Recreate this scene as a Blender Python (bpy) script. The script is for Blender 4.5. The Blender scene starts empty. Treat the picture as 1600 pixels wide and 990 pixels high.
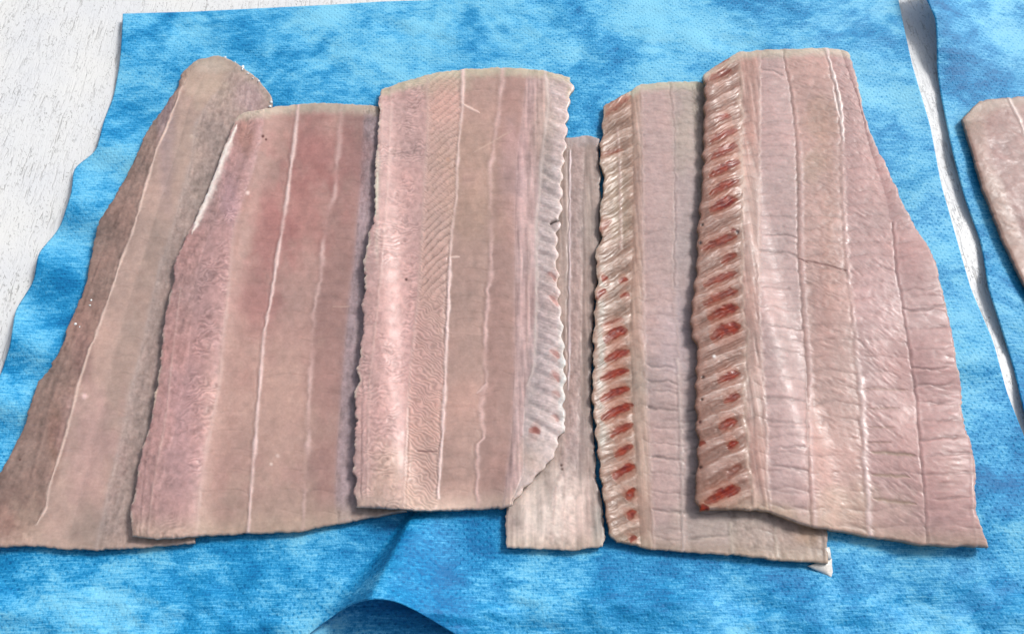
import bpy, math
import numpy as np
R = math.radians

# ------------------------------------------------------------------ camera
sc = bpy.context.scene
TH = R(62.1); DIST = 0.4665; LENS = 28.0
FPX = LENS / 36.0 * 1600.0
cam_d = bpy.data.cameras.new('camera'); cam_d.lens = LENS; cam_d.sensor_width = 36.0
cam_d.clip_start = 0.01; cam_d.clip_end = 50
cam = bpy.data.objects.new('camera', cam_d); sc.collection.objects.link(cam)
CAM = np.array([0.0, -DIST * math.cos(TH), DIST * math.sin(TH)])
cam.location = CAM; cam.rotation_euler = (math.pi / 2 - TH, 0, 0)
sc.camera = cam

# ------------------------------------------------------------------ light
SUN_EL, SUN_AZ = R(44), R(56)          # azimuth clockwise from +Y: behind the cloth, to the right
world = bpy.data.worlds.new('World'); sc.world = world; world.use_nodes = True
wn = world.node_tree; bg = wn.nodes['Background']
sky = wn.nodes.new('ShaderNodeTexSky'); sky.sky_type = 'NISHITA'; sky.sun_disc = False
sky.sun_elevation = SUN_EL; sky.sun_rotation = SUN_AZ; sky.dust_density = 3.5; sky.air_density = 1.0; sky.ozone_density = 0.6
hs = wn.nodes.new('ShaderNodeHueSaturation'); hs.inputs['Saturation'].default_value = 0.45
wn.links.new(sky.outputs[0], hs.inputs['Color']); wn.links.new(hs.outputs[0], bg.inputs[0]); bg.inputs[1].default_value = 0.098
sun_d = bpy.data.lights.new('sun', 'SUN'); sun_d.energy = 1.95; sun_d.angle = R(14); sun_d.color = (1.0, 0.98, 0.955)
sun = bpy.data.objects.new('sun', sun_d); sc.collection.objects.link(sun)
sun.rotation_euler = (math.pi / 2 - SUN_EL, 0, math.pi - SUN_AZ)
sc.view_settings.view_transform = 'Standard'; sc.view_settings.look = 'None'
sc.view_settings.gamma = 1.0; sc.view_settings.use_curve_mapping = False
sc.view_settings.exposure = 0.3

# ------------------------------------------------------------------ helpers
CS, SN = math.cos(TH), math.sin(TH)
def unproj(px, py, z):
    """image point (1600x990 frame) on the horizontal plane of height z -> world x, y"""
    u = (px - 800.0) / FPX; v = -(py - 495.0) / FPX
    dx = u; dy = SN * v + CS; dz = CS * v - SN
    t = (z - CAM[2]) / dz
    return CAM[0] + t * dx, CAM[1] + t * dy

_rng = np.random.RandomState(7)
_T = _rng.rand(8, 256, 256).astype(np.float64) * 2 - 1
def noise(x, y, seed=0):
    t = _T[seed % 8]; x = x + 37.7 * seed + 500; y = y + 91.3 * seed + 500
    xi = np.floor(x).astype(int); yi = np.floor(y).astype(int); fx = x - xi; fy = y - yi
    fx = fx * fx * (3 - 2 * fx); fy = fy * fy * (3 - 2 * fy)
    a = t[xi & 255, yi & 255]; b = t[(xi + 1) & 255, yi & 255]; c = t[xi & 255, (yi + 1) & 255]; d = t[(xi + 1) & 255, (yi + 1) & 255]
    return (a * (1 - fx) + b * fx) * (1 - fy) + (c * (1 - fx) + d * fx) * fy
def fbm(x, y, seed=0, o=4):
    s = 0; a = 1; n = 0
    ca, sa = 0.8, 0.6
    for k in range(o):
        s = s + a * noise(x, y, seed + k); n += a; a *= 0.5
        x, y = (ca * x - sa * y) * 2.03, (sa * x + ca * y) * 2.03
    return s / n * 1.4
def sstep(a, b, x):
    t = np.clip((x - a) / (b - a), 0, 1); return t * t * (3 - 2 * t)
def lin(rgb):
    c = np.array(rgb, float) / 255.0
    return np.where(c <= 0.04045, c / 12.92, ((c + 0.055) / 1.055) ** 2.4)
def blur1(a, s, axis):
    r = int(max(1, round(3 * s))); k = np.exp(-0.5 * (np.arange(-r, r + 1) / s) ** 2); k /= k.sum()
    p = [(0, 0)] * a.ndim; p[axis] = (r, r); b = np.pad(a, p, mode='edge'); out = np.zeros_like(a)
    n = a.shape[axis]
    for i, w in enumerate(k):
        sl = [slice(None)] * a.ndim; sl[axis] = slice(i, i + n); out += w * b[tuple(sl)]
    return out
def blur(a, s): return blur1(blur1(a, s, 0), s, 1)

# height map of what has been laid down so far (1 mm cells)
HX0, HY0, HN, HM = -0.55, -0.40, 1100, 950
H = np.zeros((HN, HM))
def h_add(x, y, z):
    i = np.clip(np.round((x - HX0) * 1000).astype(int), 0, HN - 1); j = np.clip(np.round((y - HY0) * 1000).astype(int), 0, HM - 1)
    np.maximum.at(H, (i.ravel(), j.ravel()), z.ravel())
def maxf(a, r):
    b = a.copy()
    for k in range(1, r + 1):
        b[k:] = np.maximum(b[k:], a[:-k]); b[:-k] = np.maximum(b[:-k], a[k:])
    c = b.copy()
    for k in range(1, r + 1):
        c[:, k:] = np.maximum(c[:, k:], b[:, :-k]); c[:, :-k] = np.maximum(c[:, :-k], b[:, k:])
    return c
def h_get(G, x, y):
    fx = np.clip((x - HX0) * 1000, 0, HN - 1.001); fy = np.clip((y - HY0) * 1000, 0, HM - 1.001)
    i = fx.astype(int); j = fy.astype(int); fx = fx - i; fy = fy - j
    return (G[i, j] * (1 - fx) + G[i + 1, j] * fx) * (1 - fy) + (G[i, j + 1] * (1 - fx) + G[i + 1, j + 1] * fx) * fy

def mesh_obj(name, co, quads, mat, parent=None, col=None, nrm=None):
    me = bpy.data.meshes.new(name)
    n = len(co); f = len(quads)
    me.vertices.add(n); me.vertices.foreach_set('co', np.ascontiguousarray(co, dtype=np.float32).ravel())
    me.loops.add(4 * f); me.loops.foreach_set('vertex_index', np.ascontiguousarray(quads, dtype=np.int32).ravel())
    me.polygons.add(f); me.polygons.foreach_set('loop_start', np.arange(0, 4 * f, 4, dtype=np.int32))
    me.polygons.foreach_set('use_smooth', np.ones(f, dtype=bool))
    me.update(calc_edges=True)
    if col is not None:
        a = me.color_attributes.new('Col', 'FLOAT_COLOR', 'POINT')
        c4 = np.ones((n, 4), np.float32); c4[:, :3] = col; a.data.foreach_set('color', c4.ravel())
    if nrm is not None:
        me.normals_split_custom_set_from_vertices([tuple(v) for v in nrm.tolist()])
    me.materials.append(mat)
    o = bpy.data.objects.new(name, me); sc.collection.objects.link(o)
    if parent is not None: o.parent = parent
    return o
def grid_quads(nr, nc):
    i, j = np.meshgrid(np.arange(nr - 1), np.arange(nc - 1), indexing='ij')
    a = i * nc + j
    return np.stack([a, a + nc, a + nc + 1, a + 1], -1)
def grid_normals(P):
    di = np.gradient(P, axis=0); dj = np.gradient(P, axis=1)
    n = np.cross(di, dj); n /= np.linalg.norm(n, axis=-1, keepdims=True) + 1e-12
    n[n[..., 2] < 0] *= -1
    return n
def empty(name, loc, label, cat, group=None):
    o = bpy.data.objects.new(name, None); sc.collection.objects.link(o); o.location = loc; o.empty_display_size = 0.02
    o['label'] = label; o['category'] = cat
    if group: o['group'] = group
    return o

# ------------------------------------------------------------------ materials
class NT:
    def __init__(s, name):
        s.m = bpy.data.materials.new(name); s.m.use_nodes = True; s.t = s.m.node_tree; s.b = s.t.nodes['Principled BSDF']
    def n(s, t, **k):
        o = s.t.nodes.new(t)
        for a, b in k.items(): setattr(o, a, b)
        return o
    def l(s, a, b): s.t.links.new(a, b)
    def math(s, op, a, b=None, c=None):
        o = s.n('ShaderNodeMath', operation=op)
        for i, v in enumerate((a, b, c)):
            if v is None: continue
            if isinstance(v, (int, float)): o.inputs[i].default_value = v
            else: s.l(v, o.inputs[i])
        return o.outputs[0]
    def noise(s, vec, scale, detail=3, rough=0.55, dist=0.0):
        o = s.n('ShaderNodeTexNoise'); o.inputs['Scale'].default_value = scale; o.inputs['Detail'].default_value = detail
        o.inputs['Roughness'].default_value = rough; o.inputs['Distortion'].default_value = dist
        if vec is not None: s.l(vec, o.inputs['Vector'])
        return o.outputs['Fac']
    def mapv(s, vec, scale=(1, 1, 1), rot=(0, 0, 0), loc=(0, 0, 0)):
        o = s.n('ShaderNodeMapping'); o.inputs['Scale'].default_value = scale; o.inputs['Rotation'].default_value = rot; o.inputs['Location'].default_value = loc
        s.l(vec, o.inputs['Vector']); return o.outputs[0]
    def ramp(s, fac, pts):
        o = s.n('ShaderNodeValToRGB'); e = o.color_ramp.elements
        while len(e) < len(pts): e.new(0.5)
        for el, (p, c) in zip(e, pts):
            el.position = p; el.color = (c, c, c, 1) if isinstance(c, (int, float)) else tuple(c) + (1,)
        s.l(fac, o.inputs[0]); return o.outputs[0]
    def mix(s, f, a, b, bt='MIX'):
        o = s.n('ShaderNodeMix', data_type='RGBA', blend_type=bt)
        for i, v in ((0, f), (6, a), (7, b)):
            if isinstance(v, (int, float)): o.inputs[i].default_value = v
            elif isinstance(v, tuple): o.inputs[i].default_value = v + (1,)
            else: s.l(v, o.inputs[i])
        return o.outputs[2]
    def bump(s, h, strength, dist, prev=None):
        o = s.n('ShaderNodeBump'); o.inputs['Strength'].default_value = strength; o.inputs['Distance'].default_value = dist
        s.l(h, o.inputs['Height'])
        if prev is not None: s.l(prev, o.inputs['Normal'])
        return o.outputs[0]

def flesh_material(name, wet=0.29, coat=0.10):
    g = NT(name); tc = g.n('ShaderNodeNewGeometry').outputs['Position']
    at = g.n('ShaderNodeAttribute'); at.attribute_name = 'Col'
    n1 = g.noise(tc, 700, 3, 0.6); n2 = g.noise(g.mapv(tc, (150, 260, 200)), 1.0, 4, 0.6); n3 = g.noise(tc, 140, 3, 0.6)
    c = g.mix(1.0, at.outputs['Color'], g.ramp(n1, [(0.3, 0.93), (0.7, 1.06)]), 'MULTIPLY')
    c = g.mix(1.0, c, g.ramp(n2, [(0.3, 0.95), (0.7, 1.05)]), 'MULTIPLY')
    g.l(c, g.b.inputs['Base Color'])
    r = g.ramp(g.math('ADD', g.math('MULTIPLY', n3, 0.7), g.math('MULTIPLY', n1, 0.3)), [(0.3, wet), (0.68, wet + 0.26)])
    g.l(r, g.b.inputs['Roughness'])
    g.b.inputs['Specular IOR Level'].default_value = 0.5
    g.b.inputs['IOR'].default_value = 1.38
    g.b.inputs['Subsurface Weight'].default_value = 0.22; g.b.inputs['Subsurface Radius'].default_value = (1.0, 0.45, 0.3); g.b.inputs['Subsurface Scale'].default_value = 0.0016
    g.b.inputs['Coat Weight'].default_value = coat; g.b.inputs['Coat IOR'].default_value = 1.36
    g.l(g.ramp(n3, [(0.35, 0.14), (0.7, 0.34)]), g.b.inputs['Coat Roughness'])
    g.l(g.bump(n2, 0.22, 0.0004, g.bump(n1, 0.16, 0.0002)), g.b.inputs['Normal'])
    return g.m
M_FLESH = flesh_material('fish_flesh')
M_RIB = flesh_material('fish_rib_flesh', 0.28, 0.28)
M_EDGE = flesh_material('fish_cut_edge', 0.3)

def cloth_material():
    g = NT('blue_nonwoven'); tc = g.n('ShaderNodeNewGeometry').outputs['Position']
    big = g.noise(tc, 13, 5, 0.6, 0.5); med = g.noise(g.mapv(tc, (60, 95, 60)), 1.0, 4, 0.7, 0.5)
    streak = g.noise(g.mapv(tc, (130, 1100, 300)), 1.0, 2, 0.6); fib = g.noise(tc, 1300, 2, 0.7)
    zone = g.noise(g.mapv(tc, loc=(3.1, 1.7, 0)), 9, 2, 0.5)
    # embossed pin dots in a staggered grid
    v = g.n('ShaderNodeTexVoronoi', feature='F1'); v.inputs['Scale'].default_value = 1.0; v.inputs['Randomness'].default_value = 0.25
    g.l(g.mapv(tc, (360, 330, 0.001), (0, 0, R(42))), v.inputs['Vector'])
    dot = g.ramp(v.outputs['Distance'], [(0.10, 1.0), (0.34, 0.0)])
    zn = g.ramp(zone, [(0.40, 0.25), (0.58, 1.0)])
    dotz = g.math('MULTIPLY', dot, zn)
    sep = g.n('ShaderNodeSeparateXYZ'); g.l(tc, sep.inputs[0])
    far_glare = g.n('ShaderNodeMapRange'); far_glare.inputs[1].default_value = -0.17; far_glare.inputs[2].default_value = 0.24; far_glare.inputs[3].default_value = -0.015; far_glare.inputs[4].default_value = 0.04  # glare painted into the cloth colour: lighter at the far side, darker near
    g.l(sep.outputs['Y'], far_glare.inputs[0])
    f = g.math('ADD', g.math('MULTIPLY', big, 0.68), g.math('MULTIPLY', med, 0.32))
    f = g.math('ADD', f, g.math('MULTIPLY', g.math('SUBTRACT', streak, 0.5), 0.26))
    f = g.math('ADD', f, g.math('MULTIPLY', g.math('SUBTRACT', fib, 0.5), 0.20))
    f = g.math('SUBTRACT', f, g.math('MULTIPLY', dotz, 0.065))
    f = g.math('ADD', f, far_glare.outputs[0])
    c = g.ramp(f, [(0.36, (0.001, 0.145, 0.37)), (0.43, (0.004, 0.22, 0.49)), (0.485, (0.025, 0.305, 0.61)), (0.54, (0.105, 0.46, 0.75)), (0.62, (0.21, 0.60, 0.83))])
    g.l(c, g.b.inputs['Base Color'])
    g.b.inputs['Roughness'].default_value = 0.55; g.b.inputs['Specular IOR Level'].default_value = 0.3
    hb = g.math('SUBTRACT', g.math('ADD', g.math('MULTIPLY', streak, 0.5), g.math('MULTIPLY', fib, 0.6)), g.math('MULTIPLY', dot, 0.55))
    g.l(g.bump(hb, 0.7, 0.0005), g.b.inputs['Normal'])
    return g.m
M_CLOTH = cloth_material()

def wood_material():
    g = NT('white_painted_wood'); tc = g.n('ShaderNodeNewGeometry').outputs['Position']
    gr = g.mapv(tc, (1, 0.10, 1), (0, 0, R(8)))
    a = g.noise(gr, 620, 3, 0.65, 0.6); b = g.noise(g.mapv(tc, (1, 0.3, 1), (0, 0, R(8)), (2, 3, 0)), 120, 3, 0.6); s = g.noise(g.mapv(tc, (1, 0.6, 1), (0, 0, R(8))), 800, 2, 0.6)
    big = g.noise(tc, 22, 3, 0.5)
    fl = g.ramp(a, [(0.36, 1.0), (0.42, 0.0)]); sp = g.ramp(s, [(0.37, 1.0), (0.41, 0.0)])
    cov = g.ramp(b, [(0.42, 0.25), (0.62, 1.0)])
    crack = g.math('MULTIPLY', g.math('MAXIMUM', fl, sp), cov)
    base = g.mix(g.ramp(big, [(0.35, 0.0), (0.65, 1.0)]), (0.78, 0.79, 0.80), (0.83, 0.83, 0.81))
    c = g.mix(g.math('MULTIPLY', crack, 0.5), base, (0.24, 0.23, 0.21))
    g.l(c, g.b.inputs['Base Color']); g.b.inputs['Roughness'].default_value = 0.5
    h = g.math('SUBTRACT', g.math('ADD', g.math('MULTIPLY', a, 0.5), g.math('MULTIPLY', b, 0.6)), crack)
    g.l(g.bump(h, 0.6, 0.0006), g.b.inputs['Normal'])
    return g.m
M_WOOD = wood_material()
def plain(name, rgb, rough, spec=0.5):
    g = NT(name); tc = g.n('ShaderNodeNewGeometry').outputs['Position']
    n = g.noise(tc, 900, 3, 0.6)
    g.l(g.mix(1.0, tuple(float(v) for v in lin(rgb)), g.ramp(n, [(0.3, 0.85), (0.7, 1.1)]), 'MULTIPLY'), g.b.inputs['Base Color'])
    g.b.inputs['Roughness'].default_value = rough; g.b.inputs['Specular IOR Level'].default_value = spec
    return g.m
M_DROP = plain('water_drop', (235, 238, 238), 0.08, 0.9)
M_SKIN = plain('white_skin', (228, 222, 214), 0.3, 0.6)

# ------------------------------------------------------------------ table
def table():
    x0, x1, y0, y1 = -0.8, 0.8, -0.5, 0.75
    xs = np.linspace(x0, x1, 60); ys = np.linspace(y0, y1, 50)
    X, Y = np.meshgrid(xs, ys, indexing='ij'); Z = 0.0005 * fbm(X * 14, Y * 14, 3) - 0.0006
    P = np.stack([X, Y, Z], -1)
    o = mesh_obj('table_top', P.reshape(-1, 3), grid_quads(60, 50).reshape(-1, 4), M_WOOD)
    m = o.modifiers.new('thick', 'SOLIDIFY'); m.thickness = 0.03; m.offset = 1
    o['kind'] = 'structure'; o['label'] = 'white painted wooden table top with fine cracks and specks in the paint'
    # outward face up
    o.data.flip_normals() if o.data.polygons[0].normal.z < 0 else None
    m.offset = -1
    return o
table()

# ------------------------------------------------------------------ lofted sheets through image-space curves
def pl(line, t):
    a = np.array(line, float); y = a[:, 1]; s = (y - y[0]) / (y[-1] - y[0])
    s = np.maximum.accumulate(s + np.arange(len(s)) * 1e-6); s /= s[-1]
    return np.interp(t, s, a[:, 0]), np.interp(t, s, a[:, 1])
def loft(lines, nr, dens, smooth=2.0, smooth_edge=1.0):
    """lines: curves from far to near; returns px, py, band index and position across the band"""
    t = np.linspace(0, 1, nr); C = [pl(l, t) for l in lines]
    cols = []
    for k in range(len(lines) - 1):
        w = np.mean(np.abs(C[k + 1][0] - C[k][0])); n = max(4, int(w * dens))
        ss = np.linspace(0, 1, n, endpoint=(k == len(lines) - 2))
        cols += [(k, s) for s in ss]
    kb = np.array([c[0] for c in cols]); s = np.array([c[1] for c in cols])
    cx = np.stack([c[0] for c in C], 1); cy = np.stack([c[1] for c in C], 1)
    cx = blur1(cx, smooth, 0)
    px = cx[:, kb] * (1 - s) + cx[:, kb + 1] * s; py = cy[:, kb] * (1 - s) + cy[:, kb + 1] * s
    return px, py, kb, s

# ------------------------------------------------------------------ cloths
def fold_z(px, py):
    t = np.clip((py - 792) / 142.0, 0, 1.25)
    xc = 652 - 70 * t
    wr = 34 + 62 * t; wl = 4 + 24 * t ** 1.3
    w = np.where(px > xc, wr, wl)
    return 0.028 * t ** 0.8 * np.exp(-((px - xc) / w) ** 2)
def cloth_z(px, py):
    z = 0.0012 + 0.0012 * (fbm(px / 150.0, py / 110.0, 1, 3) + 0.6)
    d = np.clip((px - (190 - 0.33 * py)) / 130.0, 0, 3)
    z = z + 0.0026 * (1 + np.sin(2 * np.pi * (py - 262 - 0.25 * px) / 112.0 + 0.8 * noise(py / 90.0, px / 200.0, 2))) * np.exp(-d ** 2) * sstep(120, 260, py)
    z = z + 0.0016 * (1 + np.sin(2 * np.pi * (py + 0.35 * px) / 150.0 + noise(py / 80., px / 90., 5))) * sstep(1380, 1480, px)
    z = z + 0.0010 * (1 + fbm(px / 60.0, py / 26.0, 4, 3)) * (1 - sstep(60, 170, py))
    z = z + 0.0060 * np.exp(-(((px - 1560) / 90.0) ** 2 + ((py - 790 + 0.2 * (px - 1560)) / 42.0) ** 2))
    z = z + 0.0035 * (1 + fbm(px / 110.0, py / 55.0, 6, 3)) * sstep(860, 960, py)
    return z + fold_z(px, py)
    cr = np.abs(fbm(px / 120.0 + 0.3 * noise(px / 50., py / 50., 3), py / 45.0, 6, 2)); z = z + 0.0007 * np.exp(-(cr / 0.05) ** 2)
    return z + fold_z(px, py)
def cloth():
    left = [(192, 22), (190, 60), (187, 100), (178, 150), (162, 190), (150, 238), (115, 262), (112, 300), (96, 350), (88, 364), (60, 395), (53, 440), (24, 485), (16, 540), (3, 580), (-22, 640), (-40, 760), (-60, 900), (-90, 1110)]
    right = [(1402, -12), (1404, 0), (1414, 50), (1426, 104), (1453, 195), (1471, 291), (1498, 386), (1516, 450), (1551, 532), (1573, 614), (1599, 680), (1640, 800), (1690, 900), (1740, 1110)]
    top = np.array([(192, 22), (300, 19), (400, 14), (520, 8), (600, 3), (700, 0), (850, -4), (1402, -12)], float)
    bot = np.array([(-90, 1110), (200, 1100), (380, 1050), (440, 1018), (470, 1000), (500, 976), (530, 954), (558, 939), (590, 934), (620, 939), (650, 953), (690, 977), (730, 1002), (780, 1030), (860, 1060), (1000, 1100), (1740, 1110)], float)
    nr, nc = 460, 700
    t = np.linspace(0, 1, nr)[:, None]; s = np.linspace(0, 1, nc)[None, :]
    lx, ly = pl(left, t[:, 0]); rx, ry = pl(right, t[:, 0])
    lx = blur1(lx, 3, 0); rx = blur1(rx, 3, 0)
    tx = 192 + (1402 - 192) * s[0]; ty = np.interp(tx, top[:, 0], top[:, 1])
    bx = -90 + 1830 * s[0]; by = np.interp(bx, bot[:, 0], bot[:, 1]); by = blur1(by, 3, 0)
    px = (1 - s) * lx[:, None] + s * rx[:, None] + 0 * t
    px = px + (1 - t) * (tx - px[0])[None, :] + t * (bx - px[-1])[None, :]
    py = (1 - t) * ty[None, :] + t * by[None, :]
    # follow the side curves' heights too
    py = py + (1 - s) * (ly - py[:, 0])[:, None] + s * (ry - py[:, -1])[:, None]
    z = cloth_z(px, py)
    x, y = unproj(px, py, z)
    h_add(x, y, z)
    root = empty('blue_cloth', (0, 0, 0), 'large wrinkled blue nonwoven cloth spread on the white table under six fish fillets', 'cloth', 'blue nonwoven cloths on the table')
    P = np.stack([x, y, z], -1)
    q = grid_quads(nr, nc).reshape(-1, 4)
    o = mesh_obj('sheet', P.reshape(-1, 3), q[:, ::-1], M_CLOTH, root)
    m = o.modifiers.new('thick', 'SOLIDIFY'); m.thickness = 0.0005; m.offset = 0
    # the layer of the same cloth folded back under the lifted hem
    pxs = np.linspace(330, 980, 200); pys = np.linspace(905, 1140, 80)
    PX, PY = np.meshgrid(pxs, pys, indexing='xy')
    Z = 0.0006 + 0.0008 * (1 + fbm(PX / 60., PY / 30., 3, 3)); X, Y = unproj(PX, PY, Z)
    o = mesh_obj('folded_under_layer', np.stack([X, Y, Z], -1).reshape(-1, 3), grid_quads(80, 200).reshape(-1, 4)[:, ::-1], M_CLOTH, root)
    m = o.modifiers.new('thick', 'SOLIDIFY'); m.thickness = 0.0004; m.offset = -1
cloth()
def cloth_right():
    left = [(1436, -40), (1447, 0), (1462, 27), (1464, 70), (1464, 109), (1470, 150), (1489, 241), (1507, 309), (1533, 380), (1541, 430), (1544, 450), (1562, 505), (1584, 575), (1601, 648), (1650, 760), (1720, 900)]
    right = [(1980, -60), (2300, 900)]
    px, py, kb, s = loft([left, right], 300, 0.35, 3.0)
    e = np.clip((px - px[:, :1]) / 60.0, 0, 3)
    lift = 0.015 * (1 - sstep(-20, 150, py)) + 0.0004 + 0.0010 * np.sin(py / 33.0)
    z = 0.0012 + lift * np.exp(-e ** 2 * 0.8) + 0.0010 * (1 + fbm(px / 90.0, py / 45.0, 7, 3))
    x, y = unproj(px, py, z); h_add(x, y, z)
    root = empty('blue_cloth', (0.3, 0.05, 0), 'second blue nonwoven cloth with a lifted hem, past the strip of white table', 'cloth', 'blue nonwoven cloths on the table')
    root.location = (0, 0, 0)
    nr, nc = px.shape
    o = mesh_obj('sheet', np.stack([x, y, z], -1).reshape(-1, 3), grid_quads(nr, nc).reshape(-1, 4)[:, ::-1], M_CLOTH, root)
    m = o.modifiers.new('thick', 'SOLIDIFY'); m.thickness = 0.0005; m.offset = 0
cloth_right()
H[:] = blur(maxf(H, 2), 1.5)

# ------------------------------------------------------------------ fillets
def ridged(p):                      # 0 in the groove, 1 on the crest, for a phase in turns
    return 0.5 - 0.5 * np.cos(2 * np.pi * p)
def saw(p):
    f = p - np.floor(p); return np.where(f < 0.75, f / 0.75, (1 - f) / 0.25)

def build_fillet(spec):
    lines = spec['lines']; T = 0.82 * spec.get('thick', 0.007)
    ymin = min(l[0][1] for l in lines); ymax = max(l[-1][1] for l in lines)
    nr = int((ymax - ymin) * spec.get('vd', 0.74))
    px, py, kb, s = loft(lines, nr, spec.get('ud', 0.74), spec.get('smooth', 2.5))
    nc = px.shape[1]; KB = np.broadcast_to(kb, px.shape); S = np.broadcast_to(s, px.shape); sd = spec['seed']
    # jitter of the free side edges
    dl = px - px[:, :1]; dr = px[:, -1:] - px
    for side, d in (('jl', dl), ('jr', dr)):
        amp = spec.get(side, 1.2)
        n = fbm(py / 16.0, py * 0 + sd, sd, 3) * amp + 0.9 * fbm(py / 4.5, py * 0 + sd, sd + 3, 2) * amp / 1.5
        px = px + n * np.exp(-np.clip(d, 0, 200) / 9.0)
    for d in (py - py[:1], py[-1:] - py):
        py = py + (0.9 * fbm(px / 5.0, px * 0 + sd, sd + 2, 2) + 1.4 * fbm(px / 26.0, px * 0 + 3, sd + 4, 2)) * np.exp(-np.clip(d, 0, 300) / 9.0)
    if 'frill' in spec:
        fr = spec['frill']; FPH = (py + fr['k'] * (px - fr['x'])) / np.interp(py, *fr['per'])
        # integrate the changing period so that ribs stay continuous
        yy = np.linspace(ymin - 60, ymax + 60, 2000); cum = np.cumsum(1.0 / np.interp(yy, *fr['per'])) * (yy[1] - yy[0])
        FPH = np.interp(py + fr['k'] * (px - fr['x']) + 2.5 * fbm(px / 22., py / 22., sd + 3, 2), yy, cum) + fr.get('ph', 0)
        if fr.get('align'):
            cs = sorted((y0 + y1) / 2 + fr['k'] * ((x0 + x1) / 2 - fr['x']) for (x0, y0, x1, y1, w, k) in spec['blood'] if w >= 4.4 and abs(x1 - x0) > 8)
            Y_, I_ = [cs[0]], [0]
            for c_ in cs[1:]:
                n_ = round((c_ - Y_[-1]) / np.interp(c_, *fr['per']))
                if n_ >= 1: Y_.append(c_); I_.append(I_[-1] + n_)
            pr = float(np.mean(fr['per'][1])); Y_ = [Y_[0] - 20 * pr] + Y_ + [Y_[-1] + 20 * pr]; I_ = [I_[0] - 20] + I_ + [I_[-1] + 20]
            FPH = np.interp(py + fr['k'] * (px - fr['x']) + 2.0 * fbm(px / 22., py / 22., sd + 3, 2), Y_, I_)
        d = dl if fr['side'] == 'l' else dr; sg = 1 if fr['side'] == 'l' else -1
        px = px + sg * (1 - ridged(FPH)) * fr.get('scallop', 3.5) * np.exp(-np.clip(d, 0, 200) / 8.0)
    G = blur(maxf(H, 3), spec.get('drape', 5.0))
    base = 0.001; 
    for _ in range(3):
        x, y = unproj(px, py, base + T * 0.85)
        base = h_get(G, x, y) + 0.0002
    XM, YM = x * 1000, y * 1000
    # distance to the outline, mm
    wmm = np.abs(np.diff(XM, axis=1)); cw = np.concatenate([np.zeros((nr, 1)), np.cumsum(wmm, 1)], 1)
    dL = cw; dR = cw[:, -1:] - cw
    dT = YM[:1] - YM; dB = YM - YM[-1:]
    re = spec.get('round', 1.8)
    prof = np.ones_like(px)
    for d in (dL, dR, dT * 1.0, dB * 1.3):
        q = np.clip(d / re, 0, 1); prof = prof * (spec.get('rim', 0.90) + (1 - spec.get('rim', 0.90)) * np.sqrt(1 - (1 - q) ** 2))
    relief = np.zeros_like(px)                     # mm
    col = np.zeros(px.shape + (3,)); shd = np.ones_like(px); ids = np.zeros(px.shape, int); names = {}
    def newid(nm):
        i = len(names) + 1; names[i] = nm; return i
    lo = fbm(XM / 22.0, YM / 30.0, sd, 4); hi = fbm(XM / 2.2, YM / 2.6, sd + 2, 3); fine = noise(XM / 0.9, YM / 0.9, sd + 1)
    slow = fbm(XM / 60.0, YM / 60.0, sd + 5, 2)
    SEGP = (YM + 2.2 * np.abs(2 * S - 1) + 1.4 * lo + 0.8 * fbm(XM / 9., YM / 9., sd + 1, 2)) / spec.get('seg', 9.5)
    segr = ridged(SEGP) ** 0.6; segl = np.exp(-((SEGP - np.round(SEGP)) / 0.055) ** 2)
    sege = spec.get('sega', 1.0) * (0.35 + 0.65 * sstep(-0.3, 0.4, fbm(XM / 14., YM / 18., sd + 6, 2)))
    for b, (style, rgb) in enumerate(spec['bands']):
        m = KB == b
        if isinstance(style, str): style = (style, {})
        style, o = style
        c = np.empty(px.shape + (3,)); c[:] = lin(rgb)
        r = np.zeros_like(px)
        r += o.get('crown', 0.25) * (1 - (2 * S - 1) ** 2)
        idm = newid(o.get('name', 'flesh_band')); idb = np.full(px.shape, idm)
        sh = np.ones_like(px)
        if style == 'smooth':
            hz = noise(XM / 14.0, YM / 1.1, sd + 3); seg = np.exp(-(((YM + 1.5 * lo + 1.2 * (S - .5) ** 2 * 8) / 11.0) % 1.0 - 0.5) ** 2 / 0.0012) * sstep(-0.1, 0.4, fbm(XM / 8., YM / 14., sd + 6, 2))
            md = fbm(XM / 3.2, YM / 4.5, sd + 4, 3)
            r += 0.12 * lo + 0.02 * hi + 0.012 * hz + 0.05 * md - 0.08 * seg
            sh = 1 + 0.08 * lo + 0.02 * hi + 0.008 * hz + 0.05 * md - 0.04 * seg
        elif style == 'worm':
            w = fbm(XM / 5.5, YM / 5.5, sd + 4, 3)
            a = o.get('ang', 0.6); p = (YM * math.cos(a) - XM * math.sin(a)) / o.get('per', 2.7) + 1.25 * w
            wv = (0.9 * np.sin(2 * np.pi * p) + 0.35 * hi) * (0.12 + 0.88 * sstep(-0.25, 0.55, fbm(XM / 8., YM / 11., sd + 6, 2)))
            fade = sstep(0, 0.1, S) * sstep(0, 0.1, 1 - S) * 0.9 + 0.1
            am = o.get('amp', 0.11) * 0.8; md2 = fbm(XM / 2.6, YM / 3.4, sd + 4, 3); r += 0.06 * md2
            r += 1.0 * am * wv * fade + 0.08 * lo + 0.03 * hi
            sh = 1 + 0.07 * lo + 0.075 * wv * fade * (am / 0.11) + 0.06 * hi + 0.06 * md2
        elif style == 'fibre':
            a = o.get('ang', 0.7); wx = XM + 1.2 * lo; wy = YM + 2.5 * lo
            q1 = wx * math.cos(a) - wy * math.sin(a); q2 = wx * math.sin(a) + wy * math.cos(a)
            f1 = fbm(q1 / 4.2, q2 / 1.6, sd + 4, 3); f2 = noise(q1 / 3.0, q2 / 0.75, sd + 6)
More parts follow.
